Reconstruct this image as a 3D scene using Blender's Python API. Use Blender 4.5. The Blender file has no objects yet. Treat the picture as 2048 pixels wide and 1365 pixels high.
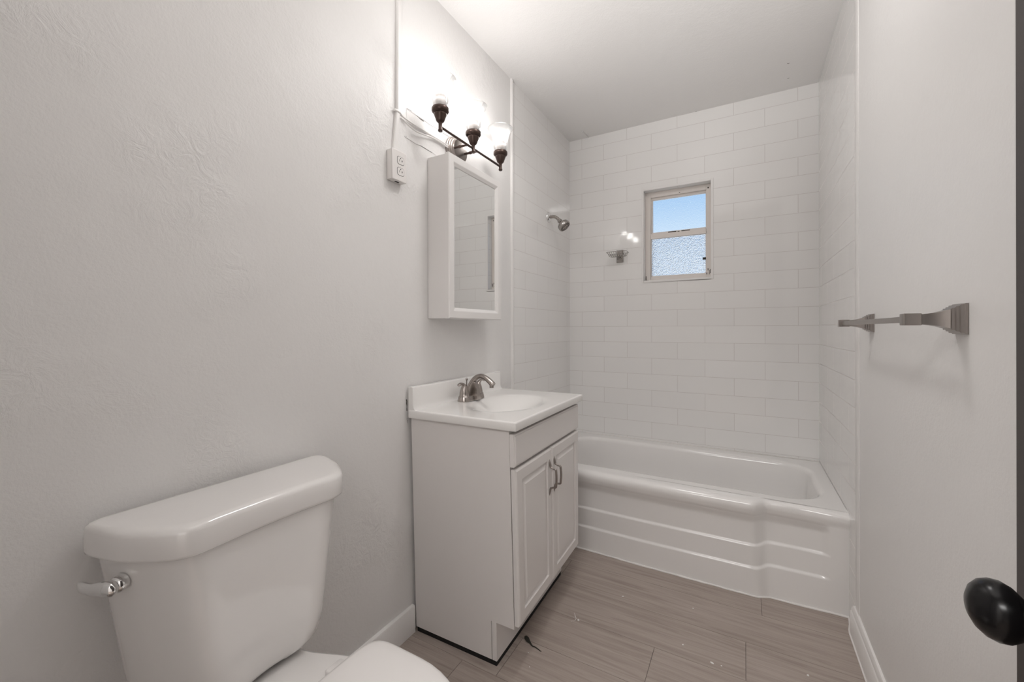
import bpy, bmesh, math, random
from mathutils import Vector, Matrix
random.seed(7)
R = math.radians
PI = math.pi
scn = bpy.context.scene
COL = scn.collection

# ------------------------------------------------------------------ camera
W, D, H = 1.4348, 2.759, 2.4594          # room width, back wall distance, ceiling height
CAM = Vector((1.0811, 0.0, 1.1248))
YAW, ROLL = 0.51325, 0.00208
cd = bpy.data.cameras.new('camera')
cam = bpy.data.objects.new('camera', cd)
COL.objects.link(cam)
cd.sensor_width = 36.0
cd.lens = 823.92 / 2048 * 36.0
cd.shift_y = -(682.5 - 659.217) / 2048
cd.clip_start = 0.02
_r = Vector((math.cos(YAW), math.sin(YAW), 0)); _u = Vector((0, 0, 1)); _f = Vector((-math.sin(YAW), math.cos(YAW), 0))
_cx = _r * math.cos(ROLL) - _u * math.sin(ROLL)
_cy = _r * math.sin(ROLL) + _u * math.cos(ROLL)
m = Matrix((_cx, _cy, -_f)).transposed().to_4x4()
m.translation = CAM
cam.matrix_world = m
scn.camera = cam

# ------------------------------------------------------------------ sky, lamps, exposure
scn.view_settings.view_transform = 'Standard'
scn.view_settings.look = 'None'
scn.view_settings.exposure = 0.17
scn.view_settings.gamma = 1.0
scn.view_settings.use_curve_mapping = False
BULB = 25.0            # radiance of the three bulbs
HALL_FILL = 36.0            # added unseen fill light beyond the doorway, watts

wd = bpy.data.worlds.new('sky'); scn.world = wd; wd.use_nodes = True
nt = wd.node_tree; nt.nodes.clear()
tc = nt.nodes.new('ShaderNodeTexCoord'); sp = nt.nodes.new('ShaderNodeSeparateXYZ')
rp = nt.nodes.new('ShaderNodeValToRGB'); bg = nt.nodes.new('ShaderNodeBackground'); ow = nt.nodes.new('ShaderNodeOutputWorld')
nt.links.new(tc.outputs['Generated'], sp.inputs[0]); nt.links.new(sp.outputs['Z'], rp.inputs[0])
e = rp.color_ramp.elements
e[0].position = 0.0; e[0].color = (0.92, 0.94, 0.96, 1)
e[1].position = 0.60; e[1].color = (0.16, 0.34, 0.70, 1)
for p_, c_ in ((.10, (.88, .92, .96)), (.15, (.76, .85, .93)), (.20, (.60, .74, .87)), (.29, (.34, .54, .80))):
    x = e.new(p_); x.color = (*c_, 1)
nt.links.new(rp.outputs[0], bg.inputs[0]); bg.inputs[1].default_value = 1.0
nt.links.new(bg.outputs[0], ow.inputs[0])

ld = bpy.data.lights.new('hall_fill_light', 'AREA'); ld.shape = 'RECTANGLE'; ld.size = 1.0; ld.size_y = 0.6
ld.energy = HALL_FILL; ld.color = (1.0, .985, .97)
lo = bpy.data.objects.new('hall_fill_light', ld); COL.objects.link(lo); lo.location = (0.85, -1.25, 2.42)
CEIL_FILL = 3.6             # added disc of fill light overhead, out of the camera's view
cl = bpy.data.lights.new('overhead_fill_light', 'AREA'); cl.shape = 'DISK'; cl.size = .25; cl.energy = CEIL_FILL; cl.color = (1.0, .985, .97)
co = bpy.data.objects.new('overhead_fill_light', cl); COL.objects.link(co); co.location = (.67, 1.34, 2.44)

WASH = 132.0           # added unseen spot near the doorway, bouncing fill off the ceiling
WP, WA, WS = (.70, -.08, 1.40), (.82, .95, 2.46), 75
wl_ = bpy.data.lights.new('bounce_fill_light', 'SPOT'); wl_.energy = WASH; wl_.spot_size = R(WS); wl_.spot_blend = 1.0; wl_.shadow_soft_size = .16; wl_.color = (1.0, .985, .97)
wo = bpy.data.objects.new('bounce_fill_light', wl_); COL.objects.link(wo); wo.location = WP
wo.rotation_euler = (Vector(WA) - Vector(WP)).to_track_quat('-Z', 'Y').to_euler()

# ------------------------------------------------------------------ material helpers
class N:
    def __init__(s, name):
        s.m = bpy.data.materials.new(name); s.m.use_nodes = True
        s.t = s.m.node_tree; s.t.nodes.clear()
        s.out = s.n('OutputMaterial')
    def n(s, t, **k):
        x = s.t.nodes.new('ShaderNode' + t)
        for a, b in k.items(): setattr(x, a, b)
        return x
    def l(s, a, b): s.t.links.new(a, b)
    def bsdf(s, col=(.8, .8, .8), rough=.5, metal=0, spec=.5, coat=0):
        b = s.n('BsdfPrincipled')
        b.inputs['Base Color'].default_value = (*col, 1); b.inputs['Roughness'].default_value = rough
        b.inputs['Metallic'].default_value = metal; b.inputs['Specular IOR Level'].default_value = spec
        b.inputs['Coat Weight'].default_value = coat; b.inputs['Coat Roughness'].default_value = .05
        s.l(b.outputs[0], s.out.inputs[0]); s.b = b
        return b
    def noise(s, scale, detail=3, rough=.55, vec=None, dist=0):
        x = s.n('TexNoise'); x.inputs['Scale'].default_value = scale; x.inputs['Detail'].default_value = detail
        x.inputs['Roughness'].default_value = rough; x.inputs['Distortion'].default_value = dist
        if vec is not None: s.l(vec, x.inputs['Vector'])
        return x
    def coord(s): return s.n('TexCoord').outputs['Object']
    def ramp(s, fac, stops):
        x = s.n('ValToRGB'); s.l(fac, x.inputs[0]); el = x.color_ramp.elements
        while len(el) < len(stops): el.new(.5)
        for q, (p, c) in zip(el, stops): q.position = p; q.color = (*c, 1) if len(c) == 3 else c
        return x.outputs[0]
    def math(s, op, a, b=None):
        x = s.n('Math', operation=op)
        for i, v in enumerate((a, b)):
            if v is None: continue
            if isinstance(v, (int, float)): x.inputs[i].default_value = v
            else: s.l(v, x.inputs[i])
        return x.outputs[0]
    def mix(s, fac, a, b):
        x = s.n('Mix', data_type='RGBA')
        for i, v in ((0, fac), (6, a), (7, b)):
            if isinstance(v, tuple): x.inputs[i].default_value = (*v, 1)
            elif isinstance(v, (int, float)): x.inputs[i].default_value = v
            else: s.l(v, x.inputs[i])
        return x.outputs[2]
    def bump(s, h, strength=.2, dist=.002, normal=None):
        x = s.n('Bump'); x.inputs['Strength'].default_value = strength; x.inputs['Distance'].default_value = dist
        s.l(h, x.inputs['Height'])
        if normal is not None: s.l(normal, x.inputs['Normal'])
        s.l(x.outputs[0], s.b.inputs['Normal'])
        return x.outputs[0]

def simple(name, col, rough=.5, metal=0, spec=.5, coat=0, bump=None, var=0):
    a = N(name); a.bsdf(col, rough, metal, spec, coat)
    c = a.coord()
    if var:
        n = a.noise(9, 4, vec=c)
        a.l(a.mix(n.outputs[0], tuple(v * (1 - var) for v in col), tuple(min(1, v * (1 + var)) for v in col)), a.b.inputs['Base Color'])
    if bump:
        n = a.noise(bump[0], 3, vec=c); a.bump(n.outputs[0], bump[1], bump[2])
    return a.m

def plaster(name, col, patchy):
    a = N(name); a.bsdf(col, .42, 0, .4)
    c = a.coord()
    fine = a.noise(150, 3, .6, vec=c)
    mid = a.noise(38, 4, .6, vec=c)
    big = a.noise(3.4, 2, .5, vec=c)
    mask = a.ramp(big.outputs[0], [(.5, (0, 0, 0)), (.66, (1, 1, 1))])
    swirl = a.noise(24, 5, .65, vec=c, dist=1.4)
    h = a.math('ADD', a.math('MULTIPLY', fine.outputs[0], .30), a.math('MULTIPLY', mid.outputs[0], .45))
    h = a.math('ADD', h, a.math('MULTIPLY', a.math('MULTIPLY', swirl.outputs[0], mask), patchy))
    h = a.math('ADD', h, a.math('MULTIPLY', big.outputs[0], 1.2))
    a.bump(h, .5, .0042)
    a.l(a.mix(mid.outputs[0], tuple(v * .985 for v in col), col), a.b.inputs['Base Color'])
    return a.m

WALLC = (.872, .855, .842)
M = {}
M['wall'] = plaster('painted_plaster', WALLC, 2.2)
M['wall_smooth'] = plaster('painted_plaster_smooth', WALLC, .25)
M['ceiling'] = plaster('ceiling_paint', (.86, .843, .83), .35)
M['trim'] = simple('white_trim_paint', (.88, .858, .842), .35, bump=(30, .15, .001))
M['caulk'] = simple('white_caulk', (.84, .81, .785), .45, bump=(60, .5, .002))
M['china'] = simple('white_vitreous_china', (.87, .845, .827), .07, 0, .5, .5)
M['seat'] = simple('white_seat_plastic', (.86, .83, .812), .18)
M['tub'] = simple('white_tub_enamel', (.88, .858, .842), .14, 0, .5, .3)
M['marble'] = simple('white_cultured_marble', (.90, .88, .86), .12, 0, .5, .3)
M['vanity'] = simple('vanity_white_paint', (.80, .765, .745), .33, bump=(140, .08, .001))
M['cabinet'] = simple('cabinet_white_paint', (.86, .835, .82), .33, bump=(120, .06, .001))
M['nickel'] = simple('brushed_nickel', (.40, .362, .338), .27, 1, bump=(220, .04, .0004))
M['nickel_dark'] = simple('aged_nickel', (.33, .295, .275), .33, 1)
M['chrome'] = simple('chrome', (.80, .80, .80), .06, 1)
M['satin'] = simple('satin_steel', (.36, .33, .31), .3, 1, bump=(220, .04, .0004))
M['chrome_dull'] = simple('dull_chrome', (.40, .38, .36), .12, 1)
M['bronze'] = simple('oil_rubbed_bronze', (.075, .05, .042), .32, .75, var=.25)
M['black_knob'] = simple('black_enamel_knob', (.004, .0036, .004), .24, 0, .28)
M['door'] = simple('dark_brown_door_paint', (.052, .043, .040), .5, bump=(70, .25, .001), var=.2)
M['black'] = simple('gap_shade_black', (.006, .005, .005), .8)  # flat black for the shade in the gap under the vanity
M['dark'] = simple('dark_slot', (.03, .025, .022), .7)
M['chip'] = simple('dark_chip_and_gap_shade', (.05, .04, .03), .8)
M['paint_flake'] = simple('white_paint_flake', (.82, .80, .78), .6)
M['debris'] = simple('dark_scrap', (.025, .024, .018), .7)
M['outlet'] = simple('painted_outlet_plastic', (.87, .84, .82), .3, bump=(90, .12, .001))
M['nozzle'] = simple('black_rubber_nozzle', (.03, .03, .03), .6)
M['bulb_base'] = simple('bulb_white_plastic', (.66, .62, .60), .35)
M['hinge'] = simple('steel_hinge', (.42, .38, .36), .4, 1)

a = N('mirror_glass'); a.bsdf((.93, .94, .935), .006, 1); M['mirror'] = a.m

a = N('bulb_light'); em = a.n('Emission'); em.inputs[0].default_value = (1.0, .975, .95, 1); em.inputs[1].default_value = BULB
a.l(em.outputs[0], a.out.inputs[0]); M['bulb'] = a.m

def thin_glass(name, tint, rough, haze):
    a = N(name)
    tr = a.n('BsdfTransparent'); tr.inputs[0].default_value = (*tint, 1)
    gl = a.n('BsdfGlossy'); gl.inputs['Roughness'].default_value = rough; gl.inputs[0].default_value = (1, 1, 1, 1)
    lw = a.n('LayerWeight'); lw.inputs[0].default_value = .32
    mx = a.n('MixShader'); a.l(a.math('MULTIPLY', lw.outputs['Fresnel'], .8), mx.inputs[0]); a.l(tr.outputs[0], mx.inputs[1]); a.l(gl.outputs[0], mx.inputs[2])
    tl = a.n('BsdfTranslucent'); tl.inputs[0].default_value = (1, 1, 1, 1)
    m2 = a.n('MixShader'); m2.inputs[0].default_value = haze
    a.l(mx.outputs[0], m2.inputs[1]); a.l(tl.outputs[0], m2.inputs[2]); a.l(m2.outputs[0], a.out.inputs[0])
    return a.m
M['shade'] = thin_glass('clear_shade_glass', (.97, .97, .97), .04, .05)

def obscure_glass(name, rough, bumpscale, strength, tint, dist=.005, ior=1.2):
    a = N(name)
    b = a.bsdf(tint, rough); b.inputs['Transmission Weight'].default_value = 1.0; b.inputs['IOR'].default_value = ior
    c = a.coord()
    v = a.n('TexVoronoi'); v.inputs['Scale'].default_value = bumpscale; a.l(c, v.inputs['Vector'])
    n = a.noise(bumpscale * 1.7, 2, vec=c)
    a.bump(a.math('ADD', v.outputs['Distance'], n.outputs[0]), strength, dist)
    return a.m
M['glass_top'] = obscure_glass('obscure_glass_fine', .10, 260, .25, (.96, .98, 1))
M['glass_low'] = obscure_glass('obscure_glass_pebbled', .05, 170, .9, (.94, .96, .98), .006, 1.3)

# wall tile: 3x1 running bond, object coordinates of the wall
ROW, TL = .1035, .3125
def tile(name, ax, a0):
    a = N(name); a.bsdf((.82, .795, .775), .07, 0, .5)
    c = a.coord(); s = a.n('SeparateXYZ'); a.l(c, s.inputs[0])
    cb = a.n('CombineXYZ')
    a.l(a.math('ADD', s.outputs[ax], 20 * TL - a0), cb.inputs[0])
    a.l(a.math('ADD', s.outputs['Z'], 20 * ROW - 1.1431), cb.inputs[1])
    br = a.n('TexBrick'); br.offset = .5; br.offset_frequency = 2; br.squash = 1
    br.inputs['Scale'].default_value = 1; br.inputs['Mortar Size'].default_value = .0012; br.inputs['Mortar Smooth'].default_value = .25
    br.inputs['Bias'].default_value = 0; br.inputs['Brick Width'].default_value = TL; br.inputs['Row Height'].default_value = ROW
    br.inputs['Color1'].default_value = (.895, .880, .866, 1); br.inputs['Color2'].default_value = (.915, .900, .886, 1)
    br.inputs['Mortar'].default_value = (.68, .645, .625, 1)
    a.l(cb.outputs[0], br.inputs['Vector'])
    a.l(br.outputs['Color'], a.b.inputs['Base Color'])
    rr = a.math('ADD', a.math('MULTIPLY', br.outputs['Fac'], .5), .065); a.l(rr, a.b.inputs['Roughness'])
    n = a.noise(5.5, 1, vec=c)
    # each tile sits at a slightly different tilt
    h = a.math('ADD', a.math('MULTIPLY', br.outputs['Fac'], -1.0), a.math('MULTIPLY', n.outputs[0], .9))
    rowid = a.math('FLOOR', a.math('DIVIDE', a.math('ADD', s.outputs['Z'], 20 * ROW - 1.1431), ROW))
    odd = a.math('MULTIPLY', a.math('SUBTRACT', 1.0, a.math('MODULO', rowid, 2.0)), .5)
    colid = a.math('FLOOR', a.math('ADD', a.math('DIVIDE', a.math('ADD', s.outputs[ax], 20 * TL - a0), TL), odd))
    cid = a.n('CombineXYZ'); a.l(rowid, cid.inputs[0]); a.l(colid, cid.inputs[1])
    wn = a.n('TexWhiteNoise'); a.l(cid.outputs[0], wn.inputs['Vector'])
    v1 = a.n('VectorMath', operation='SUBTRACT'); a.l(wn.outputs['Color'], v1.inputs[0]); v1.inputs[1].default_value = (.5, .5, .5)
    v2 = a.n('VectorMath', operation='SCALE'); a.l(v1.outputs[0], v2.inputs[0]); v2.inputs['Scale'].default_value = .012
    ge = a.n('NewGeometry')
    v3 = a.n('VectorMath', operation='ADD'); a.l(ge.outputs['Normal'], v3.inputs[0]); a.l(v2.outputs[0], v3.inputs[1])
    v4 = a.n('VectorMath', operation='NORMALIZE'); a.l(v3.outputs[0], v4.inputs[0])
    a.bump(h, .35, .0022, v4.outputs[0])
    return a.m
M['tile_back'] = tile('subway_tile_back', 'X', .2478)
M['tile_left'] = tile('subway_tile_side', 'Y', 2.2285)
M['tile_right'] = tile('subway_tile_other_side', 'Y', 2.20)

# plank floor: tone comes from a per-plank attribute
a = N('wood_look_planks'); a.bsdf((.3, .25, .22), .45, 0, .35)
c = a.coord(); at = a.n('Attribute', attribute_name='plank'); mp = a.n('Mapping'); mp.inputs['Scale'].default_value = (1.3, 26, 1)
of = a.n('VectorMath', operation='ADD'); a.l(c, of.inputs[0]); a.l(at.outputs['Vector'], of.inputs[1]); a.l(of.outputs[0], mp.inputs['Vector'])
g1 = a.noise(2.2, 6, .62, vec=mp.outputs[0], dist=.9)
mp2 = a.n('Mapping'); mp2.inputs['Scale'].default_value = (3, 120, 1); a.l(of.outputs[0], mp2.inputs['Vector'])
g2 = a.noise(2.0, 3, .5, vec=mp2.outputs[0])
col = a.ramp(g1.outputs[0], [(.30, (.325, .268, .234)), (.50, (.43, .365, .324)), (.72, (.505, .438, .395))])
col = a.mix(a.math('MULTIPLY', g2.outputs[0], .35), col, (.285, .232, .202))
a.l(col, a.b.inputs['Base Color'])
a.bump(g2.outputs[0], .12, .001)
M['plank'] = a.m
M['groove'] = simple('plank_groove', (.05, .04, .035), .8)

# chipped window paint
a = N('chipped_window_paint'); a.bsdf((.86, .80, .755), .5)
c = a.coord(); n1 = a.noise(34, 5, .7, vec=c); n2 = a.noise(9, 2, .5, vec=c)
k = a.ramp(a.math('ADD', n1.outputs[0], a.math('MULTIPLY', n2.outputs[0], .35)), [(.885, (0, 0, 0)), (.915, (1, 1, 1))])
a.l(a.mix(k, (.86, .80, .755), (.16, .12, .095)), a.b.inputs['Base Color'])
a.bump(n1.outputs[0], .3, .002)
M['window'] = a.m

# ------------------------------------------------------------------ geometry helpers
def link(name, bm, mat, parent=None, smooth=35, loc=(0, 0, 0), rot=None, bevel=0, segs=2, mats=None):
    bmesh.ops.remove_doubles(bm, verts=bm.verts, dist=1e-6)
    bmesh.ops.recalc_face_normals(bm, faces=bm.faces)
    me = bpy.data.meshes.new(name); bm.to_mesh(me); bm.free()
    for mm in (mats or [mat]): me.materials.append(M[mm])
    if smooth:
        me.shade_smooth()
        me.set_sharp_from_angle(angle=R(smooth))
    o = bpy.data.objects.new(name, me); COL.objects.link(o)
    o.location = loc
    if rot: o.rotation_euler = rot
    if parent: o.parent = parent
    if bevel:
        b = o.modifiers.new('edge', 'BEVEL'); b.width = bevel; b.segments = segs; b.limit_method = 'ANGLE'; b.angle_limit = R(40)
    return o
def tag(o, label=None, cat=None, group=None, kind=None):
    if label: o['label'] = label
    if cat: o['category'] = cat
    if group: o['group'] = group
    if kind: o['kind'] = kind
    return o
def empty(name, loc=(0, 0, 0), rz=0):
    o = bpy.data.objects.new(name, None); COL.objects.link(o); o.location = loc; o.rotation_euler = (0, 0, rz)
    o.empty_display_size = .05
    return o
def struct(o): o['kind'] = 'structure'; return o
def box(bm, x0, x1, y0, y1, z0, z1, mi=0):
    v = [bm.verts.new(p) for p in ((x0, y0, z0), (x1, y0, z0), (x1, y1, z0), (x0, y1, z0), (x0, y0, z1), (x1, y0, z1), (x1, y1, z1), (x0, y1, z1))]
    fs = []
    for f in ((3, 2, 1, 0), (4, 5, 6, 7), (0, 1, 5, 4), (1, 2, 6, 5), (2, 3, 7, 6), (3, 0, 4, 7)):
        q = bm.faces.new([v[i] for i in f]); q.material_index = mi; fs.append(q)
    return v, fs
def bx(*a):
    bm = bmesh.new(); box(bm, *a); return bm
def loft(bm, rings, cap0=True, cap1=True, closed=False):
    """rings: lists of equally many points; consecutive rings are skinned"""
    rs = [[bm.verts.new(p) for p in r] for r in rings]
    n = len(rs[0])
    seq = list(zip(rs, rs[1:])) + ([(rs[-1], rs[0])] if closed else [])
    for a, b in seq:
        for i in range(n):
            j = (i + 1) % n
            try: bm.faces.new((a[i], a[j], b[j], b[i]))
            except ValueError: pass
    if not closed:
        if cap0: bm.faces.new(rs[0][::-1])
        if cap1: bm.faces.new(rs[-1])
    return rs
def frame_of(d):
    d = Vector(d).normalized()
    up = Vector((0, 0, 1)) if abs(d.z) < .95 else Vector((1, 0, 0))
    a = d.cross(up).normalized(); b = a.cross(d).normalized()
    return a, b
def lathe(bm, prof, origin=(0, 0, 0), axis=(0, 0, 1), n=32, cap0=True, cap1=True):
    """prof: (radius, height along axis)"""
    ax = Vector(axis).normalized(); a, b = frame_of(ax); o = Vector(origin)
    rings = []
    for r, h in prof:
        r = max(r, 1e-5)
        rings.append([o + ax * h + (a * math.cos(2 * PI * i / n) + b * math.sin(2 * PI * i / n)) * r for i in range(n)])
    return loft(bm, rings, cap0, cap1)
def tube(bm, pts, rad, n=12, smooth_to=0):
    pts = [Vector(p) for p in pts]
    if not isinstance(rad, list): rad = [rad] * len(pts)
    rad = [r if isinstance(r, tuple) else (r, r) for r in rad]
    if smooth_to:
        P, Q = [], []
        for i in range(len(pts) - 1):
            p0 = pts[max(i - 1, 0)]; p1 = pts[i]; p2 = pts[i + 1]; p3 = pts[min(i + 2, len(pts) - 1)]
            for k in range(smooth_to):
                t = k / smooth_to
                P.append(.5 * ((2 * p1) + (p2 - p0) * t + (2 * p0 - 5 * p1 + 4 * p2 - p3) * t * t + (3 * p1 - p0 - 3 * p2 + p3) * t ** 3))
                Q.append(tuple(g_ * (1 - t) + h_ * t for g_, h_ in zip(rad[i], rad[i + 1])))
        P.append(pts[-1]); Q.append(rad[-1]); pts, rad = P, Q
    rings = []; a = None
    for i, p in enumerate(pts):
        d = (pts[min(i + 1, len(pts) - 1)] - pts[max(i - 1, 0)]).normalized()
        if a is None: a, b = frame_of(d)
        else:
            a = (a - d * a.dot(d)).normalized(); b = a.cross(d).normalized()
        r = rad[i]
        ra, rb = (r if isinstance(r, tuple) else (r, r))
        rings.append([p + a * math.cos(2 * PI * k / n) * ra + b * math.sin(2 * PI * k / n) * rb for k in range(n)])
    return loft(bm, rings)
def prism(bm, pts2, fn, t0, t1):
    """polygon in 2-D, extruded: fn(u, v, t) -> 3-D point"""
    return loft(bm, [[fn(u, v, t0) for u, v in pts2], [fn(u, v, t1) for u, v in pts2]])
def sstep(a, b, x):
    t = min(1, max(0, (x - a) / (b - a))); return t * t * (3 - 2 * t)
def rrect(x0, x1, y0, y1, r, k=6):
    """rounded rectangle outline, counter-clockwise"""
    out = []
    rs = r if hasattr(r, '__len__') else (r,) * 4      # corners: x0y0, x1y0, x1y1, x0y1
    for (cx, cy, sx, sy, a0), q in zip(((x0, y0, 1, 1, 180), (x1, y0, -1, 1, 270), (x1, y1, -1, -1, 0), (x0, y1, 1, -1, 90)), rs):
        for i in range(k + 1):
            t = R(a0 + 90 * i / k)
            out.append((cx + sx * q + math.cos(t) * q, cy + sy * q + math.sin(t) * q))
    return out

# ================================================================== THE SETTING
# floor: individual planks running across the room
bm = bmesh.new()
box(bm, -.02, W + .14, -4.3, D + .02, -.06, -.0015, 1)
lay = bm.faces.layers.float_vector.new('plank')
PW = .1875; y0 = 1.512
joints = {0: 1.084, 1: .348, 2: 1.14, -1: .803}
k = -31
while y0 + k * PW < D:
    ya, yb = y0 + k * PW, y0 + (k + 1) * PW
    j = joints.get(k, random.uniform(.1, 1.2))
    xs = [j + q * 1.22 for q in range(-3, 3)]
    for xa, xb in zip(xs, xs[1:]):
        xa, xb = max(xa, -.02), min(xb, W + .14)
        if xb - xa < .02: continue
        g = .0007
        v, fs = box(bm, xa + g, xb - g, max(ya + g, -4.3), min(yb - g, D + .02), -.03, 0, 0)
        off = (random.uniform(0, 20), random.uniform(0, 20), random.uniform(-.1, .1))
        for f in fs: f[lay] = off
    k += 1
struct(link('floor', bm, None, mats=['plank', 'groove'], smooth=0))

struct(link('ceiling', bx(-.12, W + .12, -4.3, D + .02, H, H + .1), 'ceiling', smooth=0))
TY = 1.9226                       # where the tile starts on the two side walls
def wallbox(name, parts, mats):
    bm = bmesh.new()
    for p, mi in parts: box(bm, *p, mi)
    return struct(link(name, bm, None, mats=mats, smooth=0))
wl = wallbox('wall_left', [((-.1, 0, -4.3, TY, -.05, H + .02), 0), ((-.1, -.0, TY, D + .12, -.05, H + .02), 1)], ['wall', 'tile_left'])
wr = wallbox('wall_right', [((W, W + .1, -4.3, TY - .02, -.05, H + .02), 0), ((W, W + .1, TY - .02, D + .12, -.05, H + .02), 1)], ['wall_smooth', 'tile_right'])
# back wall with the window opening
wx0, wx1, wz0, wz1 = .5125, .9075, 1.4398, 2.023
wb = wallbox('wall_back', [((0, wx0, D, D + .12, -.05, H + .02), 0), ((wx1, W, D, D + .12, -.05, H + .02), 0),
                           ((wx0, wx1, D, D + .12, -.05, wz0), 0), ((wx0, wx1, D, D + .12, wz1, H + .02), 0)], ['tile_back'])
# wall with the doorway the camera stands in, and the hall beyond
DX0, DX1, DZ = .60, 1.378, 2.05
wallbox('wall_near', [((0, DX0, -.24, -.12, -.05, H + .02), 0), ((DX1, W, -.24, -.12, -.05, H + .02), 0), ((DX0, DX1, -.24, -.12, DZ, H + .02), 0)], ['wall_smooth'])
wallbox('wall_hall', [((-.1, W + .1, -4.4, -4.3, -.05, H + .02), 0)], ['wall_smooth'])

# white edge trims at the two ends of the tile
bm = bmesh.new()
prism(bm, [(0, 1.905), (.004, 1.905), (.009, 1.912), (.010, 1.918), (.009, 1.924), (.004, 1.928), (0, 1.928)], lambda u, v, t: (u, v, t), 0.0, H)
struct(link('trim_1', bm, 'trim', smooth=60))
bm = bmesh.new()
prism(bm, [(0, 1.868), (-.0012, 1.868), (-.0020, 1.870), (-.0024, 1.895), (-.0020, 1.919), (-.0012, 1.921), (0, 1.921)], lambda u, v, t: (W + u, v, t), 0.10, H)
struct(link('trim_2', bm, 'trim', smooth=60))
# baseboards
def baseboard(name, side, ya, yb):
    s = 1 if side == 0 else -1
    x0 = 0 if side == 0 else W
    bm = bmesh.new()
    prism(bm, [(0, 0), (.016, 0), (.016, .085), (.012, .0905), (.0125, .094), (.006, .106), (0, .108)] if side else
          [(0, 0), (.014, 0), (.014, .094), (.0115, .0985), (0, .1005)], lambda u, v, t: (x0 + s * u, t, v), ya, yb)
    return struct(link(name, bm, 'trim', smooth=40))
baseboard('baseboard_left', 0, -.12, 1.157)
baseboard('baseboard_right', 1, -.12, 1.935)
# caulk bead where the tub meets the floor and the wall tile
bm = bmesh.new()
def tub_floor_y(x):
    return 2.006 + .024 * sstep(1.125, 1.178, x) + .008 * sstep(1.2, 1.42, x) + .010 * (1 - sstep(.2, .7, x))
pts = []
for i in range(72):
    x = .0 + W * i / 71
    pts.append((x, tub_floor_y(x) - .003, .0015 + .0015 * random.random()))
tube(bm, pts, [random.uniform(.0034, .0056) for _ in pts], 8)
struct(link('trim_3', bm, 'caulk', smooth=60))
bm = bmesh.new()
tube(bm, [(W - .002, 2.035, .001), (W - .004, 1.99, .001), (W - .012, 1.955, .001), (W - .017, 1.93, .001), (W - .018, 1.2, .001)], [.003, .006, .006, .0035, .002], 8)
struct(link('trim_4', bm, 'caulk', smooth=60))
# bullnose border of the window opening
bm = bmesh.new()
b_ = .013
for q in ((wx0 - b_, wx0, wz0 - b_, wz1 + b_), (wx1, wx1 + b_, wz0 - b_, wz1 + b_), (wx0, wx1, wz1, wz1 + b_), (wx0, wx1, wz0 - b_, wz0)):
    box(bm, q[0], q[1], D - .003, D + .002, q[2], q[3])
struct(link('trim_5', bm, 'trim', smooth=30, bevel=.0015))

# window: painted steel frame, two obscure panes one above the other
wy = D + .055
win = struct(empty('window_1', ((wx0 + wx1) / 2, wy, wz0)))
def wpart(name, boxes, mat, parent=win, bev=.002):
    bm = bmesh.new()
    for b in boxes: box(bm, b[0] - win.location.x, b[1] - win.location.x, b[2] - wy, b[3] - wy, b[4] - wz0, b[5] - wz0)
    return link(name, bm, mat, parent, smooth=30, bevel=bev)
zm = 1.742
f1 = .034; f2 = .030
wpart('window_frame', [(wx0, wx0 + f1, wy, wy + .05, wz0, wz1), (wx1 - f2, wx1, wy, wy + .05, wz0, wz1),
                       (wx0 + f1, wx1 - f2, wy, wy + .05, wz1 - .034, wz1), (wx0 + f1, wx1 - f2, wy, wy + .05, wz0, wz0 + .026)], 'window')
up = wpart('upper_sash', [(wx0 + f1, wx0 + f1 + .008, wy + .016, wy + .044, zm, wz1 - .034), (wx1 - f2 - .004, wx1 - f2, wy + .016, wy + .044, zm, wz1 - .034),
                     (wx0 + f1 + .008, wx1 - f2 - .004, wy + .016, wy + .044, wz1 - .046, wz1 - .034), (wx0 + f1 + .008, wx1 - f2 - .004, wy + .012, wy + .044, zm, zm + .018)], 'window', bev=.001)
lowr = wpart('lower_sash', [(wx0 + f1, wx0 + f1 + .004, wy + .004, wy + .016, wz0 + .026, zm - .026), (wx1 - f2 - .004, wx1 - f2, wy + .004, wy + .016, wz0 + .026, zm - .026),
                     (wx0 + f1, wx1 - f2, wy - .008, wy + .016, zm - .026, zm + .006), (wx0 + f1 + .004, wx1 - f2 - .004, wy + .004, wy + .016, wz0 + .026, wz0 + .034)], 'window', bev=.0015)
wpart('upper_pane', [(wx0 + f1 + .008, wx1 - f2 - .004, wy + .028, wy + .032, zm + .018, wz1 - .046)], 'glass_top', bev=0)
wpart('lower_pane', [(wx0 + f1 + .004, wx1 - f2 - .004, wy + .009, wy + .013, wz0 + .034, zm - .026)], 'glass_low', bev=0)
wpart('sash_latch', [(wx1 - f2 - .020, wx1 - f2 - .002, wy - .002, wy + .006, 1.556, 1.570)], 'dark', bev=.001)
bm = bmesh.new()
for (xa, xb, za, zb) in ((.655, .705, zm + .004, zm + .010), (.712, .724, zm + .003, zm + .007), (.735, .785, zm + .004, zm + .009), (.872, .878, zm - .02, zm - .012),
                         (.885, .889, 1.487, 1.500), (.893, .896, 1.462, 1.49), (.878, .882, 1.463, 1.475), (.899, .903, 1.470, 1.495), (.82, .845, 1.4395, 1.443), (.556, .60, 1.4395, 1.442), (.514, .518, 1.44, 1.475), (.519, .532, 1.44, 1.447), (.72, .727, 1.995, 1.999), (.885, .892, 1.995, 2.003)):
    y_ = wy - .0085 if (za > zm - .03 and zb < zm + .012 and xb < .87) else wy - .0006
    box(bm, xa - win.location.x, xb - win.location.x, y_ - wy, y_ + .001 - wy, za - wz0, zb - wz0)
link('paint_chips', bm, 'chip', win, smooth=0)

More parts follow.
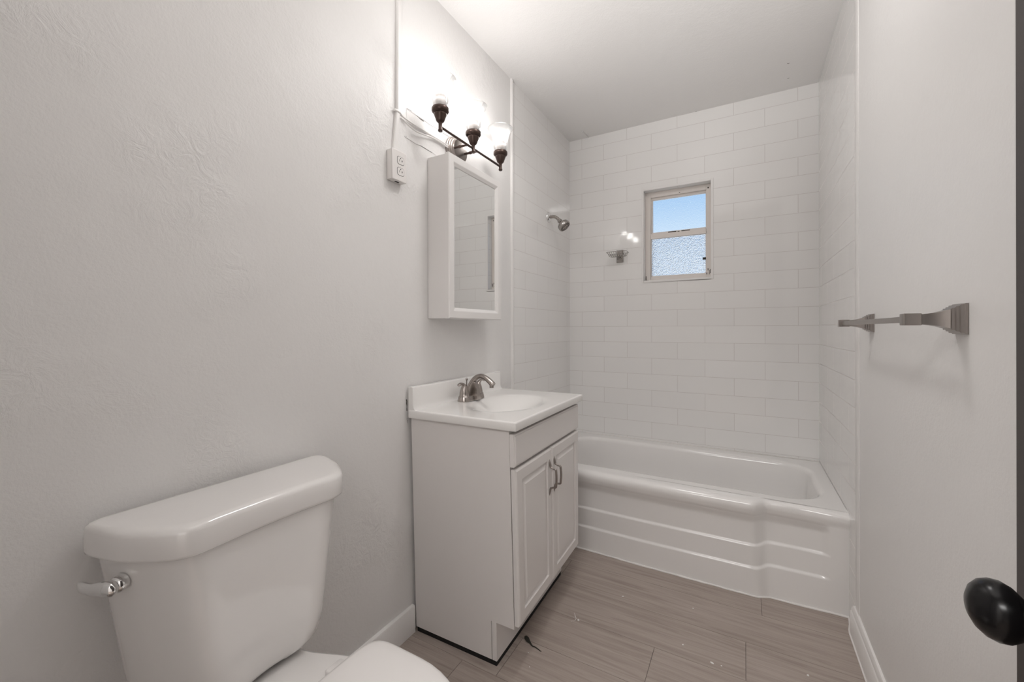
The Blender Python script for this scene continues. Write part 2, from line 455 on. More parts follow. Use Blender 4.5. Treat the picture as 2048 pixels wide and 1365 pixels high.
# wall marks near the lamp: old patch edges where the paint has cracked
def marks(name, par, mat, pieces, fn):
    bm = bmesh.new()
    for (a, b, w0) in pieces:
        n = 7; a = Vector(a); b = Vector(b)
        prev = None
        nrm = Vector((-(b - a).y, (b - a).x)).normalized()
        for i in range(n):
            p = a.lerp(b, i / (n - 1)) + nrm * random.uniform(-w0, w0) * .8
            ww = w0 * random.uniform(.15, 1)
            cur = (p - nrm * ww, p + nrm * ww)
            if prev:
                q = [fn(*prev[0], 1), fn(*cur[0], 1), fn(*cur[1], 1), fn(*prev[1], 1)]
                qb = [fn(*prev[0], 0), fn(*cur[0], 0), fn(*cur[1], 0), fn(*prev[1], 0)]
                loft(bm, [q, qb])
            prev = cur
    return link(name, bm, mat, par, smooth=0)
on_left = lambda u, v, t: (-.0002 + .0009 * t, u, v)
marks('crack_and_gap_shade', wl, 'chip', [((1.135, 1.941), (1.175, 1.940), .0007), ((1.178, 1.938), (1.224, 1.932), .0018), ((1.28, 1.941), (1.31, 1.940), .0006), ((1.318, 1.940), (1.330, 1.938), .0013),
                               ((1.128, 1.836), (1.145, 1.830), .0008), ((1.145, 1.832), (1.27, 1.829), .0005)], on_left)
marks('plaster_seam', wl, 'wall', [((1.128, 1.936), (1.40, 1.9405), .003), ((1.12, 1.834), (1.30, 1.8285), .003), ((1.13, 1.90), (1.13, 1.935), .0025)], lambda u, v, t: (-.0002 + .0017 * t, u, v))
marks('crack_and_gap_shade', wl, 'chip', [((1.1275, .868), (1.1285, .826), .0022), ((1.131, .78), (1.130, .80), .0008)], on_left)  # dark strips on the wall paint the shaded gap beside the backsplash
on_ceil = lambda u, v, t: (u, v, H + .0002 - .0012 * t)
marks('paint_scuff', bpy.data.objects['ceiling'], 'nickel_dark', [((1.272, 2.487), (1.283, 2.488), .0035), ((1.285, 2.637), (1.293, 2.634), .0018), ((.822, 2.752), (.832, 2.752), .002)], on_ceil)
bm = bmesh.new(); tube(bm, [(.136, 2.645, H), (.136, 2.645, H - .006), (.137, 2.668, H - .006), (.142, 2.75, H - .004)], .0035, 8)
link('paint_drip', bm, 'ceiling', bpy.data.objects['ceiling'], smooth=60)

# door, folded open against the wall on the camera's side
door = struct(empty('door_1', (1.3775, -.092, 0)))
def dloc(x, y, z): return (x - 1.3775, y + .092, z)
bm = bmesh.new(); box(bm, 1.3415 - 1.3775, 0, 0, .7605, .012, 2.035)
link('door_leaf', bm, 'door', door, smooth=30, bevel=.002)
kz, ky = .842, .598
ax = Vector((-1, 0, 0)); o0 = Vector(dloc(1.3415, ky, kz))
kn = bmesh.new()
# egg-shaped knob on a thin neck
prof = [(.0095, .0), (.0098, .012), (.0115, .018), (.018, .023), (.0245, .029), (.0283, .036), (.0287, .043), (.0262, .050), (.0205, .056), (.0125, .060), (.005, .0618), (0, .062)]
lathe(kn, prof, o0, ax, 40, cap1=False)
kb = link('door_knob', kn, 'black_knob', door, smooth=80); tag(kb, 'glossy black egg-shaped door knob')
rs = bmesh.new(); lathe(rs, [(.031, .0), (.031, .002), (.028, .0055), (.014, .0075), (.0, .0078)], o0, ax, 36)
link('rosette', rs, 'black_knob', door, smooth=50)
lt = bmesh.new(); box(lt, -.028, -.008, .7603, .7615, kz - .028, kz + .028); link('latch_plate', lt, 'nickel_dark', door, smooth=0)
for hz in (.25, 1.05, 1.80):
    hb = bmesh.new(); lathe(hb, [(.006, -.04), (.006, .04)], (-.036 - .004, -.003, hz), (0, 0, 1), 12); link('hinge', hb, 'hinge', door, smooth=40)

# ================================================================== BATHTUB
tub = empty('bathtub', (W / 2, 2.38, 0))
tag(tub, 'white alcove bathtub with ribbed apron below the subway tile', 'bathtub')
tl = Vector(tub.location)
RZ = .405
def rim_y(x):
    return 1.9875 + .045 * sstep(1.105, 1.165, x) - .012 * sstep(1.27, 1.41, x) + .014 * (1 - sstep(.15, .75, x))
# apron: rows run down the front, columns across
bm = bmesh.new()
prof = [(RZ - .0005, .062), (RZ, .034), (RZ - .0012, .022), (RZ - .005, .0115), (RZ - .012, .0040), (RZ - .021, .0008), (RZ - .032, .0002), (RZ - .041, .0016), (RZ - .050, .0045), (RZ - .060, .0065)]
cols = [W * i / 150 for i in range(151)]
rows = []
for z, dy in prof: rows.append([Vector((x, rim_y(x) + dy, z)) - tl for x in cols])
def apron_y(x, z):
    t = 1 - z / (RZ - .06)
    yr = rim_y(x) + .0065
    yf = tub_floor_y(x)
    base = yr + (yf - yr) * t                       # outer plane of the lowest panel
    inset = 1 - sstep(1.352, 1.376, x)
    z1 = .215 + .012 * sstep(1.125, 1.175, x); z2 = .122 + .013 * sstep(1.125, 1.175, x)
    s = .0075 * sstep(z1 - .008, z1 + .004, z) + .0070 * sstep(z2 - .008, z2 + .004, z)
    s *= 1 - .9 * sstep(RZ - .10, RZ - .055, z)
    return base + s * inset
for i in range(1, 131):
    z = (RZ - .06) * (1 - i / 130)
    rows.append([Vector((x, apron_y(x, z), z)) - tl for x in cols])
# close the shell behind, so that the apron has thickness
rows.append([Vector((x, tub_floor_y(x) + .012, 0)) - tl for x in cols])
for z in (.02, .2, .37): rows.append([Vector((x, max(rim_y(x), tub_floor_y(x)) + .032, z)) - tl for x in cols])
rows.append([Vector((x, rim_y(x) + .062, RZ - .0105)) - tl for x in cols]); rows.append(rows[0])
vs = [[bm.verts.new(p) for p in r] for r in rows]
for a_, b_ in zip(vs, vs[1:]):
    for i in range(len(cols) - 1): bm.faces.new((a_[i], b_[i], b_[i + 1], a_[i + 1]))
link('apron', bm, 'tub', tub, smooth=80)
# deck, rolled lip and basin
bm = bmesh.new()
cx, cy = .735, 2.392
inner = rrect(.105, 1.378, 2.108, 2.672, (.13, .15, .15, .13), 12)
def outer_pt(px, py):
    dx, dy = px - cx, py - cy
    t = 9
    if dx > 0: t = min(t, (W - .001 - cx) / dx)
    if dx < 0: t = min(t, (.001 - cx) / dx)
    if dy > 0: t = min(t, (D - .001 - cy) / dy)
    if dy < 0: t = min(t, (2.05 - cy) / dy)
    return (cx + dx * t, cy + dy * t)
# make sure the outer corners are hit
pts = list(inner)
def inset(p, d):
    x, y = p
    return (cx + (x - cx) * (1 - d / .63), cy + (y - cy) * (1 - d / .28))
rings = [[(*outer_pt(*p), RZ) for p in pts]]
for d, z in ((-.012, RZ), (-.004, RZ - .0008), (.004, RZ - .004), (.010, RZ - .011), (.014, RZ - .022), (.022, .30), (.034, .20), (.050, .13), (.075, .095), (.12, .078), (.20, .072)):
    rings.append([(*inset(p, d), z) for p in pts])
rings = [[Vector(p) - tl for p in r] for r in rings]
loft(bm, rings, cap0=False, cap1=True)
# the four deck corners the rays do not reach, and a low back flange
for X0, X1, Y0, Y1 in ((0.001, .12, 2.05, 2.12), (W - .075, W - .001, 2.045, 2.13), (W - .075, W - .001, D - .1, D - .001), (.001, .12, D - .1, D - .001)):
    box(bm, X0 - tl.x, X1 - tl.x, Y0 - tl.y, Y1 - tl.y, RZ - .012 - tl.z, RZ - .0004 - tl.z)
link('basin', bm, 'tub', tub, smooth=70)
bm = bmesh.new(); tube(bm, [Vector((.12, D - .0045, RZ + .001)) - tl, Vector((1.3, D - .0045, RZ + .003)) - tl, Vector((W - .004, D - .0045, RZ + .002)) - tl], .003, 6)
link('caulk_line', bm, 'caulk', tub, smooth=60)
bm = bmesh.new(); lathe(bm, [(.0, 0), (.033, 0), (.033, .003), (.028, .005), (0, .005)], Vector((.24, 2.40, .0725)) - tl, (0, 0, 1), 24); link('drain', bm, 'chrome', tub, smooth=40)

# ================================================================== TOILET
YC = .513
toilet = empty('toilet', (.30, YC, 0))
tag(toilet, 'white two-piece toilet with closed lid and chrome flush lever', 'toilet')
tw = Vector(toilet.location)
def tank_outline(xb, xf, hw, ch, rb, bow=.006, k=40):
    """plan outline: straight back at xb, bowed front at xf, long soft chamfers at the front corners"""
    half = [(xb, 0), (xb, -.4 * hw), (xb, -.8 * hw), (xb, -hw + .020), (xb + .003, -hw + .008), (xb + .010, -hw + .002), (xb + .022, -hw), (xb + .045, -hw + .003),
            (xf - .095, -hw + .017 * ch), (xf - .062, -hw + .034 * ch), (xf - .034, -hw + .051 * ch), (xf - .014, -hw + .067 * ch), (xf - .003, -hw + .082 * ch), (xf + .002, -hw + .098 * ch), (xf + .0028, -hw + .116 * ch)]
    q = hw - .116 * ch
    half += [(xf + .0028 - bow * (1 - t * t), -q * t) for t in (.8, .6, .4, .2, 0)]
    P = [Vector(p) for p in half + [(x, -y) for x, y in reversed(half[1:-1])]]
    out = []; n = len(P)
    for i in range(n):
        p0, p1, p2, p3 = P[i - 1], P[i], P[(i + 1) % n], P[(i + 2) % n]
        for q_ in range(3):
            t = q_ / 3
            v = .5 * ((2 * p1) + (p2 - p0) * t + (2 * p0 - 5 * p1 + 4 * p2 - p3) * t * t + (3 * p1 - p0 - 3 * p2 + p3) * t ** 3)
            if abs(p1.x - xb) < 1e-6 and abs(p2.x - xb) < 1e-6: v = p1.lerp(p2, t)
            out.append((v.x, v.y))
    return out
def ring(o, z): return [(x - tw.x, y + YC - tw.y, z) for x, y in o]
bm = bmesh.new()
rings = []
for z, s in ((.392, .050), (.395, .035), (.402, .020), (.415, .008), (.435, .002)):
    rings.append(ring(tank_outline(.03 + s, .212 - s * .6, .186 - s, .95, .01), z))
for i in range(1, 13):
    z = .435 + (.722 - .435) * i / 12
    t = i / 12
    rings.append(ring(tank_outline(.03 - .006 * t, .212 - .006 * t, .186 + .042 * t, .95, .012), z))
loft(bm, rings)
link('tank', bm, 'china', toilet, smooth=70)
bm = bmesh.new(); rings = []
for z, s, k_ in ((.7155, .012, 1), (.7155, .004, 1), (.718, .0008, 1), (.723, 0, 1), (.745, -.0005, 1), (.760, .0003, 1), (.7655, .0025, 1), (.7695, .0065, 1), (.7715, .0105, 1), (.7722, .0115, .975), (.7725, .0115, .9), (.7727, .0115, .6)):
    o_ = tank_outline(.016 + s * .9, .2165 - s, .2435 - s, .98, .012)
    rings.append(ring([(.117 + (x_ - .117) * k_, y_ * (1 - (1 - k_) * .5)) for x_, y_ in o_], z))
loft(bm, rings)
link('tank_lid', bm, 'china', toilet, smooth=70)
# flush lever on the chamfered corner
fx, fy, fz = .1085, .2945, .672
nrm = Vector((.46, -.89, 0)).normalized(); tan = Vector((-.89, -.46, 0)).normalized()
org = Vector((fx, fy, fz)) - tw
bm = bmesh.new(); lathe(bm, [(.0145, -.008), (.0145, .003), (.0125, .006), (.009, .010)], org, nrm, 28)
lev = link('flush_lever', bm, 'chrome', toilet, smooth=50)
tag(lev, 'chrome flush lever')
bm = bmesh.new()
p = org + nrm * .014
tube(bm, [p - tan * .012, p - tan * .005, p + tan * .006, p + tan * .02, p + tan * .036 + Vector((0, 0, -.002)), p + tan * .054 - nrm * .004 + Vector((0, 0, -.001)), p + tan * .064 - nrm * .006 + Vector((0, 0, .001))],
     [(.004, .004), (.0105, .0125), (.012, .014), (.0085, .0115), (.007, .0100), (.007, .0095), (.004, .006)], 16, 5)
link('lever_arm', bm, 'chrome', lev, smooth=80)
# bowl: rim outline lofted down to the foot
def egg(xb, xf, hw, n=44, pw=2.3, yo=0):
    out = []
    xm = xb + (xf - xb) * .42
    for i in range(n):
        t = 2 * PI * i / n
        cx_, sy_ = math.cos(t), math.sin(t)
        rx = (xf - xm) if cx_ > 0 else (xm - xb)
        e_ = 2 / (2.0 if cx_ > 0 else 7.0)
        out.append((xm + rx * math.copysign(abs(cx_) ** e_, cx_), hw * math.copysign(abs(sy_) ** e_, sy_)))
    return out
bm = bmesh.new(); rings = []
for z, xb, xf, hw in ((.0, .20, .50, .105), (.015, .195, .505, .108), (.06, .20, .50, .098), (.14, .19, .52, .095), (.22, .20, .58, .110), (.29, .26, .63, .140), (.34, .30, .655, .158), (.366, .31, .662, .164), (.378, .312, .660, .162), (.384, .316, .652, .156)):
    rings.append(ring(egg(xb, xf, hw), z))
loft(bm, rings)
# shelf the tank stands on
rings = []
for z, s in ((.30, .03), (.34, .012), (.372, .002), (.382, .004), (.3855, .012)):
    o_ = []
    for x, y in [(x_, y_) for k_ in range(1) for x_, y_ in [(.05 + s, .08 - s), (.05 + s, 0), (.05 + s, -.08 + s)] + [(.07 + .29 * i_ / 14, -.084 + s) for i_ in range(15)] + [(.36, 0)] + [(.36 - .29 * i_ / 14, .084 - s) for i_ in range(15)]]:
        flare = .050 * sstep(.17, .34, x)
        o_.append((x, y + (math.copysign(flare, y) if y else 0)))
    rings.append(ring(o_, z))
loft(bm, rings)
link('bowl', bm, 'china', toilet, smooth=70)
bm = bmesh.new(); rings = []
for z, s in ((.386, .006), (.3865, .001), (.393, 0), (.3975, .003)): rings.append(ring(egg(.33 + s, .668 - s, .173 - s), z))
loft(bm, rings)
link('seat', bm, 'seat', toilet, smooth=60)
bm = bmesh.new(); rings = []
for z, s in ((.3985, .004), (.399, .0005), (.405, 0), (.4095, .004), (.412, .012), (.4135, .03), (.4145, .08)): rings.append(ring(egg(.322 + s, .671 - s, .174 - s), z))
loft(bm, rings)
link('seat_lid', bm, 'seat', toilet, smooth=60)
for s in (-1, 1):
    bm = bmesh.new()
    rings = []
    for z, q in ((.3855, 0), (.396, 0), (.3995, .003)): rings.append(ring(rrect(.300 + q, .334, s * .075 - .021 + q, s * .075 + .021 - q, .006, 4), z))
    loft(bm, rings)
    link('seat_hinge', bm, 'seat', toilet, smooth=50)
    bm = bmesh.new(); lathe(bm, [(.0135, 0), (.0135, .006), (.010, .013), (.0, .016)], Vector((.30, YC + s * .112, 0)) - tw, (0, 0, 1), 16); link('bolt_cap', bm, 'seat', toilet, smooth=50)

# ================================================================== VANITY
VZ = R(1.0)
VO = (.0143, 1.1275, 0)
van = empty('bathroom_vanity', VO, VZ)
tag(van, 'white two-door bathroom vanity cabinet under the sink top', 'vanity')
VH = .7985
def lean(bm):
    for v in bm.verts:
        k_ = (1 - v.co.z / .8)
        v.co.y += .026 * k_ * max(0, 1 - v.co.y / .55)
        v.co.x += .008 * k_ * max(0, 1 - v.co.y / .55) * sstep(.3, .4, v.co.x)
    return bm
y1 = .622
bm = bmesh.new()
# the near side panel with its toe notch, the far one, and the carcass between
def side(ya, yb):
    prism(bm, [(0, .0185), (.3275, .0185), (.3275, .150), (.394, .150), (.394, VH), (0, VH)], lambda u, v, t: (u, t, v), ya, yb)
side(.010, .026); side(y1 - .016, y1)
box(bm, .0, .012, .026, y1 - .016, .0185, VH)
box(bm, .012, .394, .026, y1 - .016, .150, .166)
for a_ in ((.394, .410, .010, .042, .150, VH), (.394, .410, y1 - .032, y1, .150, VH), (.394, .410, .042, y1 - .032, .150, .182), (.394, .410, .042, y1 - .032, .655, .70), (.394, .410, .042, y1 - .032, .772, VH)): box(bm, *a_)
link('cabinet_body', lean(bm), 'vanity', van, smooth=30, bevel=.0012)
bm = bx(.3295, .3455, .010, y1, .0178, .1498)
link('toe_kick', lean(bm), 'vanity', van, smooth=30, bevel=.001)
bm = bx(.004, .325, .0125, y1 - .004, .0, .0182)  # black boxes in the floor gap stand in for its shadow
tag(link('base_gap_shade', lean(bm), 'black', van, smooth=0), 'black strip standing in for the shade under the vanity')
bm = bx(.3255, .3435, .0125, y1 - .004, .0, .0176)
tag(link('base_gap_shade', lean(bm), 'black', van, smooth=0), 'black strip standing in for the shade under the vanity')
def panel_door(ya, yb, za, zb, x0, raised):
    """slab with an eased edge and, for doors, a raised centre panel"""
    bm = bmesh.new()
    def rg(d, x): return [(x, ya + d, za + d), (x, yb - d, za + d), (x, yb - d, zb - d), (x, ya + d, zb - d)]
    t = .0185
    if raised: seq = [(0, 0), (0, t - .006), (.0012, t - .0035), (.0045, t - .0012), (.0065, t), (.040, t), (.0415, t - .006), (.0465, t - .0075), (.049, t - .007), (.063, t - .0015), (.0645, t - .0003)]
    else: seq = [(0, 0), (0, t - .006), (.0012, t - .0035), (.0045, t - .0035), (.0065, t - .0008), (.008, t)]
    loft(bm, [rg(d, x0 + x) for d, x in seq])
    return bm
fx0 = .4130
link('drawer_front', lean(panel_door(.006, .618, .683, .789, fx0, False)), 'vanity', van, smooth=25)
gap = .3065
for ya, yb, hy in ((.010, gap - .0015, gap - .022), (gap + .0015, .614, gap + .024)):
    d = link('door', lean(panel_door(ya, yb, .163, .674, fx0, True)), 'vanity', van, smooth=25)
    bm = bmesh.new()
    xa = fx0 + .0185
    zc = .5665
    # leaf-shaped feet and a cranked grip
    for s in (-1, 1):
        tube(bm, [(xa + .001, hy, zc + s * .068), (xa + .002, hy, zc + s * .060), (xa + .0035, hy, zc + s * .052), (xa + .005, hy, zc + s * .044), (xa + .008, hy, zc + s * .037)],
             [(.001, .001), (.0048, .0022), (.0062, .003), (.0055, .0035), (.0035, .0035)], 12, 4)
    tube(bm, [(xa + .006, hy, zc - .041), (xa + .014, hy, zc - .036), (xa + .0255, hy, zc - .0335), (xa + .028, hy, zc - .026), (xa + .0295, hy, zc), (xa + .028, hy, zc + .026), (xa + .0255, hy, zc + .0335), (xa + .014, hy, zc + .036), (xa + .006, hy, zc + .041)],
         [.0034, .0034, .0038, .0042, .0044, .0042, .0038, .0034, .0034], 12, 4)
    tag(link('handle', bm, 'nickel_dark', d, smooth=70), 'dark nickel pull handle')

# sink top: slab, oval bowl and backsplash
top = empty('sink_top', VO, VZ)
tag(top, 'white moulded sink top with oval bowl and backsplash on the vanity', 'sink')
bm = bmesh.new()
TX, TYW, Z1 = .438, .640, .831
nx, ny = 70, 100
bcx, bcy, brx, bry = .238, .308, .150, .205
def bowl_z(x, y):
    e = math.sqrt(((x - bcx) / brx) ** 2 + ((y - bcy) / bry) ** 2)
    z = 0
    if e < 1.12: z -= .002 * (1 - sstep(.80, 1.12, e))
    if e < 1: z -= .072 * (1 - e * e) ** 1.9
    return z
g = [[bm.verts.new((TX * i / nx, TYW * j / ny, Z1 + bowl_z(TX * i / nx, TYW * j / ny))) for j in range(ny + 1)] for i in range(nx + 1)]
for i in range(nx):
    for j in range(ny): bm.faces.new((g[i][j], g[i + 1][j], g[i + 1][j + 1], g[i][j + 1]))
# rounded edge and apron of the slab
edge = [g[i][0] for i in range(nx + 1)] + [g[nx][j] for j in range(1, ny + 1)] + [g[i][ny] for i in range(nx - 1, -1, -1)] + [g[0][j] for j in range(ny - 1, 0, -1)]
prev = edge
for dz, d in ((-.0015, .0022), (-.005, .0032), (-.026, .0032), (-.0290, .002), (-.0295, -.02)):
    cur = []
    for v in edge:
        x, y = v.co.x, v.co.y
        ox = d if x > TX - 1e-5 else (-d * .3 if x < 1e-5 else 0); oy = d if y > TYW - 1e-5 else (-d if y < 1e-5 else 0)
        cur.append(bm.verts.new((x + ox, y + oy, Z1 + dz)))
    for i in range(len(edge)):
        j = (i + 1) % len(edge); bm.faces.new((prev[i], cur[i], cur[j], prev[j]))
    prev = cur
link('basin_slab', bm, 'marble', top, smooth=50)
bm = bmesh.new()
prism(bm, [(-.006, Z1 - .03), (.030, Z1 - .001), (.024, Z1 + .003), (.0195, Z1 + .010), (.0175, Z1 + .02), (.0165, Z1 + .079), (.0145, Z1 + .0825), (.010, Z1 + .0835), (-.006, Z1 + .0835)], lambda u, v, t: (u, t, v), .0, TYW - .004)
link('backsplash', bm, 'marble', top, smooth=40, bevel=.0015)
bm = bmesh.new(); lathe(bm, [(0, -.002), (.021, -.002), (.022, .001), (.017, .003), (.012, .0015), (0, .002)], (bcx, bcy, Z1 - .0738), (0, 0, 1), 24); link('drain', bm, 'nickel', top, smooth=40)

# faucet
FX, FY = .067, .297
fau = empty('faucet', (VO[0] + FX, VO[1] + FY, Z1 + .0004), VZ)
tag(fau, 'brushed nickel two-handle faucet on the sink top', 'faucet')
bm = bmesh.new(); rings = []
def stadium(hx, hy, n=10):
    o_ = []
    for i in range(n + 1):
        t = PI * i / n; o_.append((hx * math.cos(t), hy - hx + hx * math.sin(t)))
    for i in range(n + 1):
        t = PI + PI * i / n; o_.append((hx * math.cos(t), -hy + hx + hx * math.sin(t)))
    return o_
for z, s in ((0, .0005), (.0015, 0), (.004, .0006), (.018, .0035), (.0205, .005), (.0215, .009)): rings.append([(x, y, z) for x, y in stadium(.0275 - s, .0785 - s)])
loft(bm, rings); link('base', bm, 'nickel', fau, smooth=50)
for s in (-1, 1):
    hy = s * .0508
    bm = bmesh.new()
    lathe(bm, [(.0225, .0195), (.0225, .0215), (.0205, .0225), (.0200, .030), (.0178, .042), (.0150, .052), (.0118, .060), (.009, .066), (.0, .069)], (0, hy, 0), (0, 0, 1), 28)
    # lever sweeps outwards from the cone
    tube(bm, [(0, hy - s * .004, .050), (0, hy + s * .001, .060), (0, hy + s * .008, .068), (.001, hy + s * .019, .0735), (.002, hy + s * .031, .074), (.003, hy + s * .041, .0705), (.003, hy + s * .0455, .068)],
         [(.0125, .012), (.0115, .009), (.0100, .0062), (.0085, .0045), (.0085, .0042), (.0080, .0045), (.004, .003)], 14, 5)
    link('handle', bm, 'nickel', fau, smooth=75)
bm = bmesh.new()
# wedge-shaped body under the arched spout
rings = []
for x, zb, zt, hw in ((-.018, .019, .030, .012), (-.014, .019, .044, .014), (-.004, .012, .066, .015), (.010, .004, .079, .0148), (.024, .0015, .076, .0142), (.033, .001, .050, .0138), (.040, .001, .012, .0132)):
    rings.append([(x, -hw, zb), (x, hw, zb), (x, hw * .82, zt), (x, -hw * .82, zt)])
loft(bm, rings)
body = link('spout_body', bm, 'nickel', fau, smooth=40, bevel=.0025)
bm = bmesh.new()
tube(bm, [(-.020, 0, .020), (-.010, 0, .045), (.004, 0, .070), (.022, 0, .090), (.044, 0, .0995), (.066, 0, .096), (.086, 0, .084), (.103, 0, .0705), (.109, 0, .066)],
     [(.0135, .0125), (.0135, .012), (.0130, .0115), (.0125, .0105), (.0122, .0098), (.0125, .0098), (.0130, .0105), (.0130, .0115), (.011, .010)], 20, 5)
sp_ = link('spout', bm, 'nickel', fau, smooth=75)
bm = bmesh.new(); lathe(bm, [(.0085, 0), (.0088, .012), (.008, .014)], (.100, 0, .0545), (0, 0, 1), 20); link('aerator', bm, 'nickel_dark', sp_, smooth=40)
bm = bmesh.new(); lathe(bm, [(.0022, 0), (.0022, .060), (.0045, .062), (.005, .067), (.003, .071), (0, .072)], (-.0235, 0, .017), (0, 0, 1), 14); link('lift_rod', bm, 'nickel', fau, smooth=50)
bm = bx(.0285, .0345, -.0148, -.0138, .0285, .0315); link('badge', bm, 'nickel_dark', body, smooth=0)

# ================================================================== MEDICINE CABINET
mc = empty('medicine_cabinet', (0, 1.246, 1.168))
tag(mc, 'white wall-mounted medicine cabinet with mirrored door below the lamp', 'cabinet')
bm = bx(.0008, .0945, 0, .356, 0, .630); link('cabinet_body', bm, 'cabinet', mc, smooth=30, bevel=.0015)
def yz_frame(bm, y0, y1, z0, z1, seq):
    """picture-frame moulding: seq of (inset, x)"""
    rg = lambda d, x: [(x, y0 + d, z0 + d), (x, y1 - d, z0 + d), (x, y1 - d, z1 - d), (x, y0 + d, z1 - d)]
    loft(bm, [rg(d, x) for d, x in seq], closed=True)
bm = bmesh.new()
yz_frame(bm, -.014, .367, -.0005, .627, [(0, .097), (0, .1135), (.003, .117), (.026, .1175), (.029, .1165), (.032, .1145), (.0405, .1105), (.0415, .108), (.0415, .097)])
mdoor = link('door', bm, 'cabinet', mc, smooth=25)
bm = bx(.1005, .1075, .024, .329, .038, .5885); link('mirror', bm, 'mirror', mdoor, smooth=0)
for hz in (.065, .545):
    bm = bmesh.new(); lathe(bm, [(.0032, -.018), (.0032, -.006), (.0026, -.006), (.0026, -.005), (.0032, -.005), (.0032, .006), (.0026, .006), (.0026, .007), (.0032, .007), (.0032, .018)], (.0965, -.004, hz), (0, 0, 1), 12)
    link('hinge', bm, 'hinge', mc, smooth=40)

# ================================================================== VANITY LIGHT
lamp = empty('vanity_light', (0, 1.418, 1.884))
tag(lamp, 'bronze three-lamp wall light with clear flared glass shades above the mirror', 'lamp')
LX, LZ = .1005, -.0065          # bar position relative to the base
bm = bmesh.new(); lathe(bm, [(.062, .0005), (.062, .006), (.059, .008), (.0575, .014), (.0545, .016), (.053, .022), (.050, .024), (.0485, .031), (.046, .034), (.030, .036), (0, .0365)], (0, 0, 0), (1, 0, 0), 48)
tag(link('backplate', bm, 'nickel_dark', lamp, smooth=35), 'round stepped metal backplate')
for y in (-.044, .026):
    bm = bmesh.new(); tube(bm, [(.034, y, -.004), (LX, y, LZ)], .0046, 12)
    lathe(bm, [(.0065, 0), (.0065, .008), (.0055, .010)], (.058 if y < 0 else .062, y, -.005), (1, 0, 0), 14)
    link('arm', bm, 'bronze', lamp, smooth=50)
bm = bmesh.new(); tube(bm, [(LX, -.2165, LZ), (LX, .2165, LZ)], .0047, 14); link('crossbar', bm, 'bronze', lamp, smooth=60)
for y in (-.2165, -.003, .2165):
    bm = bmesh.new()
    lathe(bm, [(.0, -.018), (.0072, -.018), (.0088, -.015), (.0088, -.012), (.0072, -.010), (.0068, .004), (.0072, .012), (.0095, .016), (.0140, .019), (.0160, .023), (.0195, .033), (.0228, .041), (.0240, .044), (.0240, .047), (.0222, .0485), (.0262, .050), (.0305, .0535), (.0325, .058), (.0325, .0665), (.0308, .0695), (.020, .0705), (0, .0705)],
          (LX, y, LZ), (0, 0, 1), 36)
    hold = link('lamp_holder', bm, 'bronze', lamp, smooth=40)
    zb = LZ + .0695
    bm = bmesh.new()
    # tulip glass: outside up, over the rim, inside down
    outp = [(.0265, .0), (.0285, .004), (.0300, .012), (.0318, .026), (.0338, .044), (.0368, .062), (.0415, .079), (.0475, .092), (.0540, .1005), (.0585, .1045)]
    inp = [(.0592, .1062), (.0580, .1066)] + [(r_ - .0020, z_ + .001) for r_, z_ in reversed(outp)]
    lathe(bm, outp + inp, (LX, y, zb), (0, 0, 1), 56, cap0=False, cap1=False)
    link('glass_shade', bm, 'shade', hold, smooth=70)
    bm = bmesh.new()
    lathe(bm, [(.0170, 0), (.0222, .002), (.0232, .008), (.0228, .024), (.0205, .0285), (.0190, .031), (.0196, .036), (.0222, .043)], (LX, y, zb + .0015), (0, 0, 1), 30)
    link('bulb_base', bm, 'bulb_base', hold, smooth=40)
    bm = bmesh.new()
    lathe(bm, [(.0220, .0432), (.0248, .050), (.0276, .059), (.0285, .068), (.0270, .079), (.0222, .089), (.0135, .0955), (.0, .098)], (LX, y, zb + .0015), (0, 0, 1), 30)
    tag(link('bulb', bm, 'bulb', hold, smooth=80), 'glowing white bulb')

# ================================================================== OUTLET, RACEWAY, CABLES
ob = empty('outlet_box', (0, 1.0665, 1.6995))
tag(ob, 'white surface-mounted outlet box with two receptacles on the wall', 'outlet')
bm = bx(.0008, .0235, -.0335, .0335, -.0525, .0525); link('box', bm, 'outlet', ob, smooth=30, bevel=.002)
bm = bx(.0235, .0288, -.0345, .0345, -.0535, .0535); pl = link('cover_plate', bm, 'outlet', ob, smooth=30, bevel=.0025)
for s in (1, -1):
    bm = bmesh.new(); zc = s * .0192; yc = .0045
    o_ = []
    for i in range(32):
        t = 2 * PI * i / 32
        o_.append((max(-.0158, min(.0158, .0172 * math.cos(t))), max(-.0130, min(.0130, .0172 * math.sin(t)))))
    prism(bm, o_, lambda u, v, t: (t, yc + u, zc + v), .0286, .0300)
    rc = link('receptacle', bm, 'outlet', ob, smooth=30, bevel=.0006)
    bm = bmesh.new(); prism(bm, [(u * 1.07, v * 1.08) for u, v in o_], lambda u, v, t: (t, yc + u, zc + v), .0286, .0290); link('seam', bm, 'dark', rc, smooth=0)
    bm = bmesh.new()
    box(bm, .0299, .0302, yc - .0072, yc - .0056, zc - .0045, zc + .0035)
    box(bm, .0299, .0302, yc + .0052, yc + .0068, zc - .0045, zc + .0045); box(bm, .0299, .0302, yc + .0030, yc + .0090, zc - .0008, zc + .0008)
    lathe(bm, [(.0022, 0), (.0022, .0004), (0, .0004)], (.0298, yc - .0005, zc + .0078), (1, 0, 0), 12)
    link('slot', bm, 'dark', rc, smooth=0)
bm = bmesh.new(); lathe(bm, [(.0016, 0), (.0012, .0008), (0, .001)], (.0287, .0045, 0), (1, 0, 0), 12); link('screw', bm, 'outlet', ob, smooth=40)
bm = bmesh.new(); prism(bm, rrect(-.004, .004, -.010, .010, .003, 4), lambda u, v, t: (.013 + u, .002 + v, t), -.0529, -.0520); link('knockout', bm, 'dark', ob, smooth=0)

